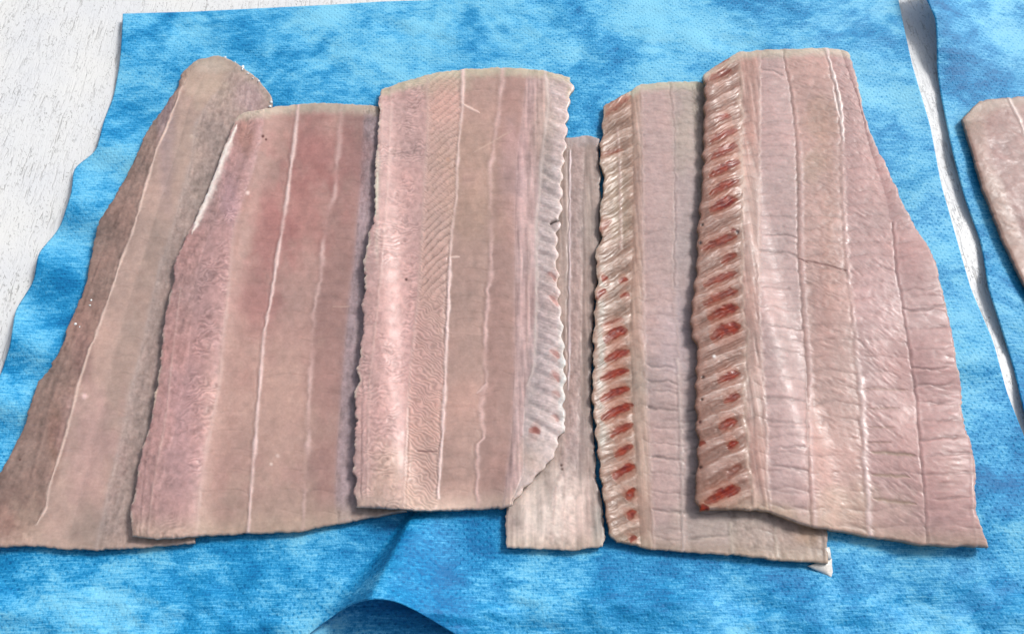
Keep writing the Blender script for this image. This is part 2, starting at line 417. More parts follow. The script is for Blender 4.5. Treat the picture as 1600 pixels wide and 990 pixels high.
            en = 0.45 + 0.55 * sstep(-0.35, 0.35, fbm(XM / 12., YM / 9., sd + 6, 2))
            r += o.get('amp', 1.0) * (0.11 * f1 + 0.03 * f2) * en + 0.06 * hi + 0.08 * lo
            sh = 1 + 0.06 * lo + 0.09 * f1 * en + 0.02 * f2 + 0.06 * hi
        elif style == 'mottle':
            r += 0.10 * hi + 0.10 * lo + 0.05 * fine
            st = fbm(XM / 1.6, YM / 7.0, sd + 4, 3); r += 0.08 * st; sh = 1 + 0.09 * lo + 0.10 * hi + 0.04 * fine + 0.08 * st
        elif style == 'lines':
            l = noise(XM / 1.5 + 0.6 * lo, YM / 20.0, sd + 2) * 1.3; l2 = noise(XM / 0.6 + 0.6 * lo, YM / 12.0, sd + 5)
            r += 0.09 * l + 0.04 * l2 + 0.05 * hi
            sh = 1 + 0.10 * l + 0.05 * l2 + 0.06 * hi
        elif style == 'flake':
            k = o.get('k', -0.9); P_ = (YM + k * XM + 0.8 * (S - 0.5) ** 2 * 4 + 1.6 * lo + 0.5 * hi + 1.5 * fbm(XM / 12., YM / 7., sd + 5, 2)) / o.get('per', 5.4)
            f = P_ - np.floor(P_)
            g = np.exp(-(np.minimum(f, 1 - f) / 0.10) ** 2)
            en = o.get('en', 1.0) * (0.6 + 0.4 * sstep(-0.3, 0.3, slow + 0.3 * lo)) * sstep(0, 0.15, S) * sstep(0, 0.12, 1 - S)
            if 'yr' in o: en = en * (1 - sstep(o['yr'][0], o['yr'][1], py))
            r += en * (0.42 * saw(P_) - 0.2) + 0.07 * hi
            w = np.sin(2 * np.pi * ((YM + 0.7 * XM) / 2.5 + 1.2 * fbm(XM / 5., YM / 5., sd, 2)))
            r += 0.08 * w * (1 - en * 0.8)
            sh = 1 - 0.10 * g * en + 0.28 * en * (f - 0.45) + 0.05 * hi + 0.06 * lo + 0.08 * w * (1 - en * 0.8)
            pid = np.floor(P_).astype(int)
            if o.get('split', True):
                yl = o.get('yr', (9999, 9999))[1]
                for v in np.unique(pid[m & (py < yl)]): idb[(pid == v) & (py < yl)] = newid('muscle_flake')
        elif style == 'cracks':
            ys = np.array(o['ys'], float); first = newid('muscle_segment'); idb[:] = first
            pyc = py + o.get('tilt', 0.0) * (S - 0.5) * 20 + 3.0 * noise(px / 22.0, py / 40.0, sd + 3) + 1.2 * noise(px / 6.0, py / 9.0, sd + 4)
            hz = fbm(XM / 6.0, YM / 1.5, sd + 2, 3); r += 0.05 * lo + 0.05 * hi + 0.07 * hz; sh = 1 + 0.05 * lo + 0.05 * hi + 0.02 * fine + 0.05 * hz
            rr = np.random.RandomState(sd * 31 + b)
            for yc in ys:
                d = pyc - yc; wd = rr.uniform(1.3, 2.4); dep = rr.uniform(0.35, 1.0)
                s0, s1 = rr.uniform(-0.2, 0.2), rr.uniform(0.8, 1.2)
                en = sstep(s0, s0 + 0.12, S) * (1 - sstep(s1 - 0.12, s1, S)) * dep
                g = np.exp(-(d / wd) ** 2) * en
                r -= 0.30 * g; r += 0.15 * np.exp(-((d - 4.5) / 4.5) ** 2) * en
                sh = sh * (1 - 0.22 * g) * (1 + 0.06 * np.exp(-((d - 4) / 3.0) ** 2) * en)
                idb[d > 0] = newid('muscle_segment')
        elif style == 'frill':
            P_ = FPH; g = ridged(P_); fr = spec['frill']
            sub = np.sin(2 * np.pi * (P_ * fr.get('ns', 3) + 0.5 * lo + 0.15 * hi)); sub2 = np.sin(2 * np.pi * (P_ * 5.3 + 0.9 * lo + 2 * S + 0.2 * hi))
            amp = fr.get('amp', 0.75) * (0.7 + 0.5 * noise(P_ * 0.9, P_ * 0, sd + 1))
            env = sstep(-0.1, 0.25, S) * sstep(-0.1, 0.2, 1 - S)
            env = env * (1 - sstep(fr.get('yend', 9e3) - 30, fr.get('yend', 9e3) + 15, py)); r += amp * (g ** 0.8) * env - 0.3 * amp + fr.get('sa', 1.0) * (0.13 * sub + 0.06 * sub2) * env + 0.05 * hi
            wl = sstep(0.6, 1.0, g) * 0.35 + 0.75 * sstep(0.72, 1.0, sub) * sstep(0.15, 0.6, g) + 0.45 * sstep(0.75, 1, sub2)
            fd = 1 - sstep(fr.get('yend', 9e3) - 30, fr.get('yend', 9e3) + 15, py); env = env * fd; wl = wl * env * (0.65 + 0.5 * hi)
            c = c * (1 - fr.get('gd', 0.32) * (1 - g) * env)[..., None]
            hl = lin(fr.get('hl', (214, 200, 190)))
            c = c + (hl - c) * np.clip(wl * 1.0 * fr.get('hlw', 0.75), 0, 1)[..., None]  # specular glints along the rib ridges, painted into the colour
            sh = 1 + 0.08 * hi + 0.05 * fine
            pid = np.floor(P_).astype(int)
            for v in np.unique(pid[m]): idb[pid == v] = newid('rib_muscle')
        if style != 'frill':
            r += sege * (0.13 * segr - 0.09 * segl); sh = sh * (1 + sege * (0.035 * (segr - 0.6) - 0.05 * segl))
        warm = o.get('warm', 0.06) * lo
        c = c * np.stack([1 + 0 * warm, 1 - warm, 1 - 1.2 * warm], -1)
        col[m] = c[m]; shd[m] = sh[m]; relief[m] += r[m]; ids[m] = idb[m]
    # soften band steps in colour and height a little
    mixw = 2.0
    relief = blur1(relief, 0.6, 1); col = blur1(col, spec.get('cblur', 2.2), 1)
    # colour patches: (x, y, rx, ry, rgb, weight)
    for (cx, cy, rx, ry, rgb, w) in spec.get('patches', []):
        d = np.sqrt(((px - cx) / rx) ** 2 + ((py - cy) / ry) ** 2) + 0.40 * fbm(px / 20., py / 30., sd + 2, 4)
        a = (1 - sstep(0.2, 1.2, d)) * w * 0.85
        col += (lin(rgb) - col) * a[..., None]
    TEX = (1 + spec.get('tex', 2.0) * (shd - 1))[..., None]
    # pale translucent margins along the cut ends
    et = np.exp(-((np.clip(dT, 0, 99) + 1.2 * hi + 1.5 * lo) / spec.get('wt', 8.0)) ** 4); eb = np.exp(-(np.clip(dB, 0, 99) / spec.get('wb', 6.0)) ** 2)
    col += (lin(spec.get('tcol', (192, 180, 162))) - col) * (et * spec.get('tw', 0.85))[..., None]
    col += (lin(spec.get('bcol', (188, 170, 152))) - col) * (eb * spec.get('bw', 0.6))[..., None]
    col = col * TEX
    # seams: raised pale connective lines, or grooves
    for sm in spec.get('seams', []):
        lx, ly = np.array(sm['pts'], float).T
        cx = np.interp(py, ly, lx); cx = cx + sm.get('wig', 0.8) * fbm(py / 13.0, py * 0 + 3, sd + 7, 3) + sm.get('sc', 1.3 if spec.get('sega', 1.0) > 0.6 else 0.5) * (segr - 0.6)
        d = px - cx; w = sm.get('w', 2.6) * (1 + 0.45 * noise(py / 14.0, py * 0, sd + 6))
        on = sstep(ly[0] - 2, ly[0] + 2, py) * (1 - sstep(ly[-1] - 2, ly[-1] + 2, py))
        k = sm.get('k', 1.0) * (1 + sm.get('var', 0.35) * noise(py / 30.0, py * 0, sd + 5))
        g = np.exp(-(d / w) ** 2) * on
        if sm.get('t', 'white') == 'white':
            k = k * (0.95 + 0.35 * fbm(py / 11.0, py * 0, sd + 4, 2)); relief += 0.24 * k * g - 0.20 * k * np.exp(-((d + 2.0 * w) / w) ** 2) * on
            col += (lin(sm.get('rgb', (226, 200, 190))) - col) * np.clip(g * k * 1.15, 0, 1)[..., None]
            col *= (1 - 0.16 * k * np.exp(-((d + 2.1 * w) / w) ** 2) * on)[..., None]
            i = newid('white_seam'); ids[(np.abs(d) < w * 1.15) & (on > 0.5)] = i
        elif sm['t'] == 'soft':
            relief += 0.22 * k * g
            col += (lin(sm.get('rgb', (206, 178, 168))) - col) * np.clip(g * k * 0.6, 0, 1)[..., None]
        else:
            relief -= 0.26 * k * g; relief += 0.12 * k * np.exp(-((d - 2.2 * w) / (1.5 * w)) ** 2) * on
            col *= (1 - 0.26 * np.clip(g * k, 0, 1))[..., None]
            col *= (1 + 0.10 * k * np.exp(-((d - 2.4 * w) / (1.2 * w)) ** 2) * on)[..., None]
    # free strokes: membranes, cracks, blood streaks  (x0,y0,x1,y1,w)
    def stroke(x0, y0, x1, y1, w, bow=0.0, rough=0.12):
        L = math.hypot(x1 - x0, y1 - y0); ux, uy = (x1 - x0) / L, (y1 - y0) / L
        a = ((px - x0) * ux + (py - y0) * uy) / L; d = -(px - x0) * uy + (py - y0) * ux
        d = d + bow * 4 * a * (1 - a) + rough * w * 2.2 * fbm(px / 7.0, py / 7.0, sd + 3, 2)
        ww = w * np.sqrt(np.clip(1 - (2 * np.clip(a, 0, 1) - 1) ** 2, 0.0, 1)) + 1e-3
        return np.where((a > 0) & (a < 1), d / ww, 9.0), a
    for (x0, y0, x1, y1, w, k) in spec.get('blood', []):
        dd, a = stroke(x0, y0, x1, y1, w * 1.3, 2.2, 0.12)
        w2 = 1; tip = 0.55 + 0.45 * sstep(0.0, 0.5, a) * (1 - sstep(0.8, 1.0, a)); g = (1 - sstep(0.55, 1.1, np.abs(dd))) * tip; g2 = np.exp(-(dd / 2.2) ** 2)
        relief -= 0.15 * g
        col += (lin((190, 112, 80)) - col) * np.clip(g2 * 0.55 * k, 0, 1)[..., None]
        deep = np.clip(0.5 + 0.6 * fbm(px / 6.0, py / 4.0, sd + 4, 2), 0, 1)[..., None]
        rc = lin((186, 60, 18)) * deep + lin((136, 28, 8)) * (1 - deep)
        col += (rc - col) * np.clip(g * k, 0, 1)[..., None]
        if k > 0.55 and w > 2.5:
            i = newid('blood_streak'); ids[np.abs(dd) < 0.95] = i
    for (x0, y0, x1, y1, w, rgb, up) in spec.get('strokes', []):
        dd, a = stroke(x0, y0, x1, y1, w)
        g = np.exp(-(dd / 0.75) ** 2); relief += up * g
        col += (lin(rgb) - col) * np.clip(g, 0, 1)[..., None]
    for d_, key in ((dl, 'ml'), (dr, 'mr')):
        a = spec.get(key, 0.0) * np.exp(-(np.clip(d_, 0, 99) / 2.6) ** 2) * sstep(-0.15, 0.35, noise(py / 9.0, py * 0, sd + 2) + 0.4 * noise(py / 3.0, py * 0, sd))
        col += (lin((226, 212, 192)) - col) * a[..., None]; relief += 0.15 * a
    # specks
    for (cx, cy, rr, rgb, up) in spec.get('specks', []):
        g = np.exp(-(((px - cx) ** 2 + (py - cy) ** 2) / rr ** 2) ** 1.5); relief += up * g
        col += (lin(rgb) - col) * g[..., None]
    lum = (col @ np.array([0.3, 0.5, 0.2]))[..., None]; red = sstep(1.9, 3.0, col[..., 0] / (col[..., 1] + 1e-4))[..., None]
    col = col + (lum * np.array([1.13, 0.965, 0.90]) - col) * 0.10 * (1 - red)
    col = np.clip(col * np.array([1.015, 0.985, 0.995]) * (0.96 - 0.33 * red) * spec.get('gain', 1.0), 0.004, 0.9)
    z = base + T * prof + relief / 1000.0 * sstep(-0.05, 0.35, np.minimum(np.minimum(dL, dR), np.minimum(dT, dB)) / 3.0 + 0.12)
    z += 0.0006 * slow
    P = np.stack([x, y, z], -1); N = grid_normals(P)
    root = empty(spec['name'], (float(x.mean()), float(y.mean()), 0.0), spec['label'], 'fish fillet', 'raw fish fillets laid on the blue cloths')
    org = np.array(root.location)
    Q = grid_quads(nr, nc); fid = ids[:-1, :-1]
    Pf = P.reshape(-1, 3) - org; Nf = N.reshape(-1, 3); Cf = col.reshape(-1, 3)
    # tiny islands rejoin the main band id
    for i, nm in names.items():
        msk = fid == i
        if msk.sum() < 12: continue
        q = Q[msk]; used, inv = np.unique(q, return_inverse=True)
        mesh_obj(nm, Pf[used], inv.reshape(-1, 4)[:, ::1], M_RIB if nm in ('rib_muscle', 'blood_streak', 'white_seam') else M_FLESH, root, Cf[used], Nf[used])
    small = np.zeros(fid.shape, bool)
    for i in names:
        msk = fid == i
        if msk.sum() < 12: small |= msk
    small |= fid == 0
    if small.any():
        q = Q[small]; used, inv = np.unique(q, return_inverse=True)
        mesh_obj('flesh_fleck', Pf[used], inv.reshape(-1, 4), M_FLESH, root, Cf[used], Nf[used])
    # the cut edge all round: bulges, then tucks under
    loop = [(0, j) for j in range(nc)] + [(i, nc - 1) for i in range(1, nr)] + [(nr - 1, j) for j in range(nc - 2, -1, -1)] + [(i, 0) for i in range(nr - 2, 0, -1)]
    li = np.array(loop); E = P[li[:, 0], li[:, 1]]; bz = h_get(H, E[:, 0], E[:, 1]); EC = col[li[:, 0], li[:, 1]]
    sm = E[:, :2].copy(); k = 4; pad = np.concatenate([sm[-3 * k:], sm, sm[:3 * k]])
    sm2 = blur1(pad, k, 0)[3 * k:-3 * k]
    tg = np.roll(sm2, -2, 0) - np.roll(sm2, 2, 0); tg /= np.linalg.norm(tg, axis=1, keepdims=True) + 1e-9
    nrm = np.stack([-tg[:, 1], tg[:, 0]], -1)                       # loop runs clockwise: left normal is outward
    hh = E[:, 2] - bz
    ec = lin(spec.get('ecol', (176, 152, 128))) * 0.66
    n_ = len(E); u_ = np.arange(n_) / 7.0
    wob = noise(u_, u_ * 0, sd + 2)
    rows, cols_ = [], []
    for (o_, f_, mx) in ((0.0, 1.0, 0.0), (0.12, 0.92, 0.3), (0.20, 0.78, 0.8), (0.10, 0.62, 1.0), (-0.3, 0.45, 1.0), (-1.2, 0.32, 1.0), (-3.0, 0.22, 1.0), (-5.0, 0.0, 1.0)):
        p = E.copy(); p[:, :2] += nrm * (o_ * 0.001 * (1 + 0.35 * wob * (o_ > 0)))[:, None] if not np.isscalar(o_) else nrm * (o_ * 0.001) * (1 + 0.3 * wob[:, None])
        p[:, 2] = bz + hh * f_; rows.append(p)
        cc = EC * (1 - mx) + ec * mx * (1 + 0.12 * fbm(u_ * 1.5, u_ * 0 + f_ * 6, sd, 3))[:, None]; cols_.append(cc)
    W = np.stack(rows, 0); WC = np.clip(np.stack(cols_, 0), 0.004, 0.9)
    W = np.concatenate([W, W[:, :1]], 1); WC = np.concatenate([WC, WC[:, :1]], 1)
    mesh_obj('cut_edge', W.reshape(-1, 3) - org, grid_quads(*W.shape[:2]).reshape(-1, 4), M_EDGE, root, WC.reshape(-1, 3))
    h_add(x, y, z)
    H[:] = np.maximum(H, maxf(H, 1) * (maxf(H, 1) - H < 0.02) * 0 + H)
    def top_at(qx, qy):
        k = np.argmin((px - qx) ** 2 + (py - qy) ** 2); return P.reshape(-1, 3)[k]
    return root, org, top_at

def add_drops(root, org, top_at, pts, name='water_droplet'):
    for (qx, qy, r) in pts:
        c = top_at(qx, qy) - org; n, m = 7, 10
        th = np.linspace(0, np.pi, n)[:, None]; ph = np.linspace(0, 2 * np.pi, m)[None, :]
        rs = np.random.RandomState(int(qx * 7 + qy)); a, b_ = rs.uniform(0.7, 1.3), rs.uniform(0.7, 1.3)
        x = r * a * np.sin(th) * np.cos(ph); y = r * b_ * np.sin(th) * np.sin(ph); z = 0.6 * r * np.cos(th) + 0 * ph
        P = np.stack([x, y, z], -1).reshape(-1, 3) + c + np.array([0, 0, r * 0.25])
        mesh_obj(name, P, grid_quads(n, m).reshape(-1, 4), M_DROP, root)

# --- outermost on the left
F1A = [(318, 91), (303, 106), (286, 135), (282, 145), (260, 205), (245, 235), (232, 280), (208, 363), (188, 413), (168, 475), (147, 533), (140, 547), (123, 603), (108, 665), (95, 708), (78, 760), (73, 793), (58, 820), (52, 852)]
F1B = [(372, 98), (335, 150), (307, 195), (300, 255), (275, 345), (250, 420), (230, 513), (218, 565), (205, 615), (193, 680), (172, 760), (163, 808), (150, 858)]
f1 = build_fillet(dict(name='fish_fillet', label='long tapered fish fillet with a rounded far tip, nearest the large white table area', seed=1, gain=1.06, sega=.3, thick=0.0050,
    lines=[[(303, 97), (285, 112), (275, 140), (262, 160), (240, 190), (225, 215), (205, 260), (180, 308), (160, 340), (150, 363), (142, 400), (132, 453), (115, 488), (100, 533), (92, 547), (77, 577), (60, 595), (50, 623), (37, 670), (22, 700), (0, 738), (-25, 780), (-38, 830), (-42, 855)],
           F1A, [(345, 86), (318, 120), (296, 170), (280, 230), (250, 320), (225, 400), (203, 470), (184, 540), (168, 610), (152, 680), (130, 760), (118, 808), (105, 856)], F1B,
           [(404, 123), (385, 180), (360, 280), (330, 400), (300, 520), (275, 640), (250, 750), (232, 854)],
           [(426, 154), (422, 180), (400, 260), (370, 400), (340, 560), (315, 720), (303, 848)]],
    bands=[(('mottle', dict(warm=0.12)), (142, 118, 108)), ('smooth', (178, 153, 141)), ('smooth', (172, 149, 137)), ('mottle', (166, 147, 138)), ('mottle', (162, 142, 134))],
    seams=[dict(pts=F1A[2:-1], w=2.0, k=0.95, rgb=(216, 190, 176)), dict(pts=F1B[1:], t='soft', w=5, k=0.45, rgb=(186, 172, 166)),
           dict(pts=[(262, 175), (215, 270), (170, 370), (140, 450), (110, 540), (85, 600), (60, 690), (40, 780)], t='groove', w=3, k=0.5)],
    patches=[(262, 200, 16, 130, (150, 130, 138), 0.6), (90, 690, 16, 70, (128, 96, 78), 0.8), (130, 560, 18, 60, (132, 104, 98), 0.7), (140, 700, 60, 120, (176, 142, 138), 0.6),
             (320, 130, 50, 50, (190, 172, 152), 0.7), (290, 250, 40, 90, (174, 154, 140), 0.5), (330, 105, 28, 14, (205, 192, 176), 0.6), (392, 150, 30, 35, (182, 155, 158), 0.5), (50, 810, 40, 50, (150, 135, 120), 0.5)],
    specks=[(133, 620, 4.5, (222, 190, 185), 0.25), (32, 718, 2.0, (90, 60, 55), -0.1), (300, 215, 3, (196, 176, 160), 0.1)],
    jl=2.0, jr=1.5, tw=0.35, bcol=(176, 154, 140), ecol=(150, 126, 104)))
add_drops(*f1, [(352, 90, .0008), (368, 98, .0007), (382, 103, .0014), (379, 110, .0009), (388, 116, .0009), (404, 128, .0011), (396, 123, .0007), (424, 160, .0009), (423, 168, .0012),
                (144, 470, .0007), (142, 478, .0006), (119, 507, .0007), (126, 512, .0005)])

# --- narrow strip between the middle fillets
build_fillet(dict(name='fish_fillet', label='narrow fish strip mostly tucked under fillets, its pale near end showing', seed=4, sega=.3, gain=1.05, thick=0.0045,
    lines=[[(866, 216), (860, 400), (850, 600), (835, 690), (808, 740), (795, 770), (791, 800), (790, 846), (793, 855)],
           [(893, 214), (890, 300), (890, 450), (889, 560), (887, 650), (872, 740), (855, 800), (850, 857)],
           [(915, 212), (912, 300), (910, 450), (908, 600), (905, 700), (900, 760), (900, 858)],
           [(936, 216), (938, 300), (938, 383), (930, 458), (926, 520), (925, 585), (924, 635), (929, 698), (931, 738), (938, 775), (944, 815), (944, 842), (941, 853)]],
    bands=[('lines', (168, 150, 141)), ('mottle', (168, 147, 140)), ('lines', (164, 146, 136))],
    patches=[(850, 800, 80, 110, (222, 208, 196), 1.0), (905, 820, 32, 70, (214, 190, 178), 0.8), (935, 830, 14, 60, (168, 168, 160), 0.7), (900, 690, 28, 60, (176, 158, 154), 0.6)],
    seams=[dict(pts=[(891, 235), (890, 300), (890, 450), (889, 560), (888, 610)], w=1.5, k=0.9, rgb=(214, 196, 196)), dict(pts=[(884, 740), (878, 862)], t='soft', w=2, k=.5), dict(pts=[(868, 760), (862, 862)], t='soft', w=1.6, k=.7),
           dict(pts=[(918, 700), (920, 862)], t='soft', w=2.2, k=.6)],
    specks=[(877, 727, 2.2, (90, 66, 60), -0.2), (878, 733, 2.0, (90, 66, 60), -0.2)], jl=1.5, jr=2, tcol=(176, 162, 158), ecol=(150, 142, 118)))

# --- second from the left, pink and red
F2L = [(372, 182), (365, 197), (350, 230), (335, 273), (323, 302), (308, 338), (293, 368), (280, 395), (269, 418), (273, 440), (264, 470), (258, 500), (253, 548), (248, 598), (240, 628), (235, 660), (225, 690), (218, 725), (213, 765), (205, 800), (204, 838)]
F2A = [(415, 170), (410, 215), (395, 273), (375, 330), (365, 360), (361, 420), (350, 525), (348, 547), (343, 603), (325, 690), (315, 752), (310, 800), (306, 836)]
F2B = [(467, 163), (460, 222), (450, 300), (443, 350), (433, 405), (425, 463), (415, 513), (411, 547), (408, 590), (401, 665), (395, 740), (391, 785), (388, 833)]
F2C = [(535, 163), (528, 235), (525, 298), (516, 325), (505, 383), (500, 440), (490, 488), (489, 545), (485, 603), (483, 653), (480, 715), (475, 785), (473, 829)]
F2D = [(570, 165), (563, 300), (555, 400), (543, 500), (535, 600), (528, 700), (525, 785), (530, 818)]
build_fillet(dict(name='fish_fillet', label='pinkish fish fillet with a deep red flush near its far end', seed=2, sega=.3, gain=1.02, thick=0.0058,
    lines=[F2L, [(392, 175), (385, 205), (368, 260), (345, 320), (325, 370), (310, 420), (300, 520), (292, 600), (270, 690), (256, 760), (250, 800), (246, 842)], F2A, F2B, F2C, F2D, [(593, 166), (602, 350), (606, 500), (606, 600), (615, 700), (636, 797)]],
    bands=[(('mottle', dict(warm=.1)), (176, 139, 134)), (('worm', dict(ang=0.5, per=3.4, amp=.17)), (182, 145, 141)), ('smooth', (178, 143, 133)), ('smooth', (182, 146, 136)), ('smooth', (166, 131, 123)), ('mottle', (168, 148, 150))],
    seams=[dict(pts=F2B, w=2.5, k=1.0, rgb=(228, 200, 192)), dict(pts=F2C, w=3.6, k=0.42, var=0.9, wig=2.6, rgb=(216, 184, 176)), dict(pts=F2A[3:], t='soft', w=3.5, k=0.5), dict(pts=[(398, 195), (375, 270), (345, 350)], t='groove', w=4, k=.5),
           dict(pts=[(228, 720), (222, 780), (218, 840)], t='groove', w=1.6, k=.6), dict(pts=[(284, 450), (270, 560), (262, 640), (240, 760), (232, 835)], t='soft', w=1.8, k=.6)],
    patches=[(495, 240, 70, 75, (174, 118, 114), .8), (478, 330, 60, 90, (176, 120, 114), 0.7), (425, 360, 40, 110, (172, 118, 114), .75), (405, 470, 45, 70, (174, 122, 118), .7), (560, 250, 26, 100, (156, 116, 112), 0.6),
             (440, 640, 80, 130, (186, 156, 142), 0.7), (365, 640, 60, 120, (182, 150, 138), 0.7), (280, 700, 40, 100, (180, 146, 146), 0.6), (290, 600, 30, 60, (180, 144, 144), 0.5), (420, 790, 120, 60, (184, 160, 144), 0.6),
             (385, 215, 16, 40, (158, 116, 98), 0.6), (360, 300, 16, 60, (186, 152, 160), 0.5)],
    strokes=[(371, 196, 300, 366, 8.0, (238, 230, 220), 0.3), (268, 440, 255, 500, 2.5, (216, 190, 176), 0.1), (252, 560, 240, 640, 2.5, (206, 184, 160), 0.1), (520, 480, 548, 479, 1.0, (190, 160, 146), .05)],
    specks=[(387, 302, 3.2, (232, 208, 200), 0.2), (411, 214, 2.6, (96, 42, 40), -0.1), (416, 219, 2, (96, 42, 40), -0.1), (424, 725, 2.5, (222, 200, 190), .1), (434, 712, 3, (212, 186, 176), .1)],
    jl=2.4, jr=1.0, ml=.6, wb=9, tcol=(192, 178, 160), tw=.95, bcol=(184, 166, 146), ecol=(150, 118, 84)))

# --- second from the right, with red flecks
F5A1 = [(985, 143), (990, 240), (990, 400), (985, 520), (990, 660), (996, 760), (1002, 853)]
F5A2 = [(1002, 131), (1005, 300), (1005, 460), (1008, 560), (1015, 700), (1022, 857)]
F5B = [(1050, 129), (1053, 282), (1052, 460), (1061, 571), (1068, 685), (1071, 862)]
f5 = build_fillet(dict(name='fish_fillet', label='fish fillet with red flecks on its ribbed edge, partly under the widest fillet', seed=5, gain=0.94, thick=0.0050,
    lines=[[(942, 166), (940, 207), (936, 247), (942, 282), (936, 336), (938, 371), (929, 402), (933, 438), (928, 482), (926, 525), (925, 616), (932, 707), (945, 798), (950, 834), (962, 845)],
           F5A1, F5A2, F5B, [(1080, 129), (1090, 300), (1100, 460), (1112, 600), (1130, 740), (1145, 866)], [(1095, 129), (1120, 300), (1150, 460), (1180, 600), (1205, 740), (1215, 875)], [(1110, 131), (1160, 300), (1200, 500), (1260, 700), (1292, 830), (1294, 880)]],
    frill=dict(side='l', align=True, k=0.47, x=940, per=([100, 300, 440, 500, 900], [27, 30, 29, 32, 33]), ph=0.15, amp=0.75, hl=(230, 218, 206), scallop=3.0),
    bands=[('frill', (162, 128, 108)), (('lines', dict(warm=.1)), (180, 154, 138)), (('cracks', dict(ys=[573, 597, 612, 640, 668, 695, 718, 742, 770, 798, 842], tilt=-0.3)), (189, 164, 158)),
           (('cracks', dict(ys=[590, 640, 672, 700, 738, 762, 802, 838], tilt=.5)), (182, 164, 160)), ('mottle', (172, 156, 146)), ('mottle', (170, 152, 140))],
    seams=[dict(pts=F5B, t='soft', w=3.0, k=0.5, wig=2.0), dict(pts=[(1058, 560), (1064, 680), (1068, 860)], w=2.2, k=.55, rgb=(206, 190, 182)), dict(pts=[(x + 0, y) for x, y in F5A2], t='soft', w=2, k=.6), dict(pts=[(964, 200), (968, 260), (970, 390)], t='soft', w=2.5, k=.8),
           dict(pts=[(1045, 130), (1052, 200), (1055, 330), (1052, 450)], t='groove', w=1.5, k=.5, wig=3), dict(pts=[(1140, 815), (1145, 868)], w=2.6, k=.5, rgb=(206, 194, 178)), dict(pts=[(1210, 822), (1214, 876)], w=2.2, k=.4, rgb=(200, 188, 170)), dict(pts=[(1283, 828), (1286, 884)], t='groove', w=2.0, k=.8)],
    blood=[(943, 534, 980, 514, 6.5, 1), (944, 565, 984, 548, 6, 1), (937, 594, 983, 578, 5.2, 1), (937, 627, 984, 607, 5.4, 1), (939, 657, 989, 632, 6, 1), (953, 684, 989, 662, 5, .85), (960, 715, 989, 696, 5, .95), (957, 748, 992, 726, 6, 1), (980, 782, 992, 762, 5, .95), (981, 812, 993, 797, 5, .95), (984, 848, 995, 838, 4, .75),
           (940, 180, 986, 150, 7, .5), (938, 244, 975, 236, 3, .35), (936, 365, 956, 345, 4, .45), (940, 441, 950, 435, 3.6, .8), (932, 468, 947, 454, 4, .95), (966, 443, 982, 439, 3, .85), (968, 467, 984, 462, 3.4, .7), (938, 512, 975, 500, 3, .35)],
    patches=[(965, 320, 24, 90, (166, 148, 124), .6), (1020, 300, 26, 200, (193, 168, 164), .5), (1070, 200, 30, 70, (184, 172, 154), .6), (1060, 520, 50, 90, (180, 166, 172), .5), (1110, 820, 90, 40, (180, 168, 154), .6), (1265, 835, 24, 25, (168, 136, 106), .7), (940, 560, 8, 200, (178, 180, 168), .7)],
    jl=1.6, jr=1.2, ml=.5, tw=.95, tcol=(194, 190, 168), bcol=(170, 152, 132), bw=.7, ecol=(156, 138, 108)))

def flap(root, org, name, rows, z0, z1):
    # a thin curled tongue of skin: rows of image points from root to tip
    n = 9; P = []
    m = len(rows)
    for i, (a, b) in enumerate(rows):
        u = i / (m - 1)
        for j in range(n):
            v = j / (n - 1); qx = a[0] + (b[0] - a[0]) * v; qy = a[1] + (b[1] - a[1]) * v
            z = z0 + (z1 - z0) * u + 0.0012 * math.sin(math.pi * v) * (1 - u * 0.5)
            X, Y = unproj(qx, qy, z); P.append((X, Y, z))
    o = mesh_obj(name, np.array(P) - org, grid_quads(m, n).reshape(-1, 4), M_SKIN, root)
    md = o.modifiers.new('thick', 'SOLIDIFY'); md.thickness = 0.0005; md.offset = -1
flap(f5[0], f5[1], 'skin_flap', [((1262, 884), (1300, 872)), ((1272, 889), (1300, 882)), ((1282, 893), (1301, 890)), ((1291, 898), (1302, 898)), ((1299, 904), (1303, 905))], 0.0042, 0.0022)
flap(f5[0], f5[1], 'skin_flap', [((1286, 856), (1296, 854)), ((1288, 864), (1298, 863)), ((1288, 873), (1299, 873))], 0.0058, 0.0050)

# --- middle fillet
F3L = [(597, 140), (593, 165), (591, 220), (589, 255), (586, 318), (585, 337), (578, 360), (580, 375), (573, 392), (570, 418), (568, 463), (567, 525), (558, 577), (562, 590), (555, 615), (557, 660), (553, 690), (554, 740), (552, 776), (558, 791)]
F3A = [(668, 116), (668, 205), (663, 305), (655, 450), (640, 590), (635, 715), (630, 796)]
F3B = [(723, 108), (723, 163), (716, 230), (714, 310), (706, 362), (703, 408), (701, 475), (698, 538), (696, 590), (692, 678), (687, 740), (684, 797)]
F3C = [(787, 106), (783, 155), (773, 210), (768, 255), (768, 318), (766, 420), (760, 495), (758, 558), (760, 600), (752, 618), (756, 685), (747, 695), (746, 795)]
F3D = [(825, 107), (815, 193), (808, 255), (805, 345), (805, 495), (805, 585), (800, 685), (785, 793)]
F3E = [(852, 110), (857, 162), (848, 230), (843, 305), (838, 345), (838, 470), (835, 572), (823, 605), (818, 673), (818, 740), (797, 790)]
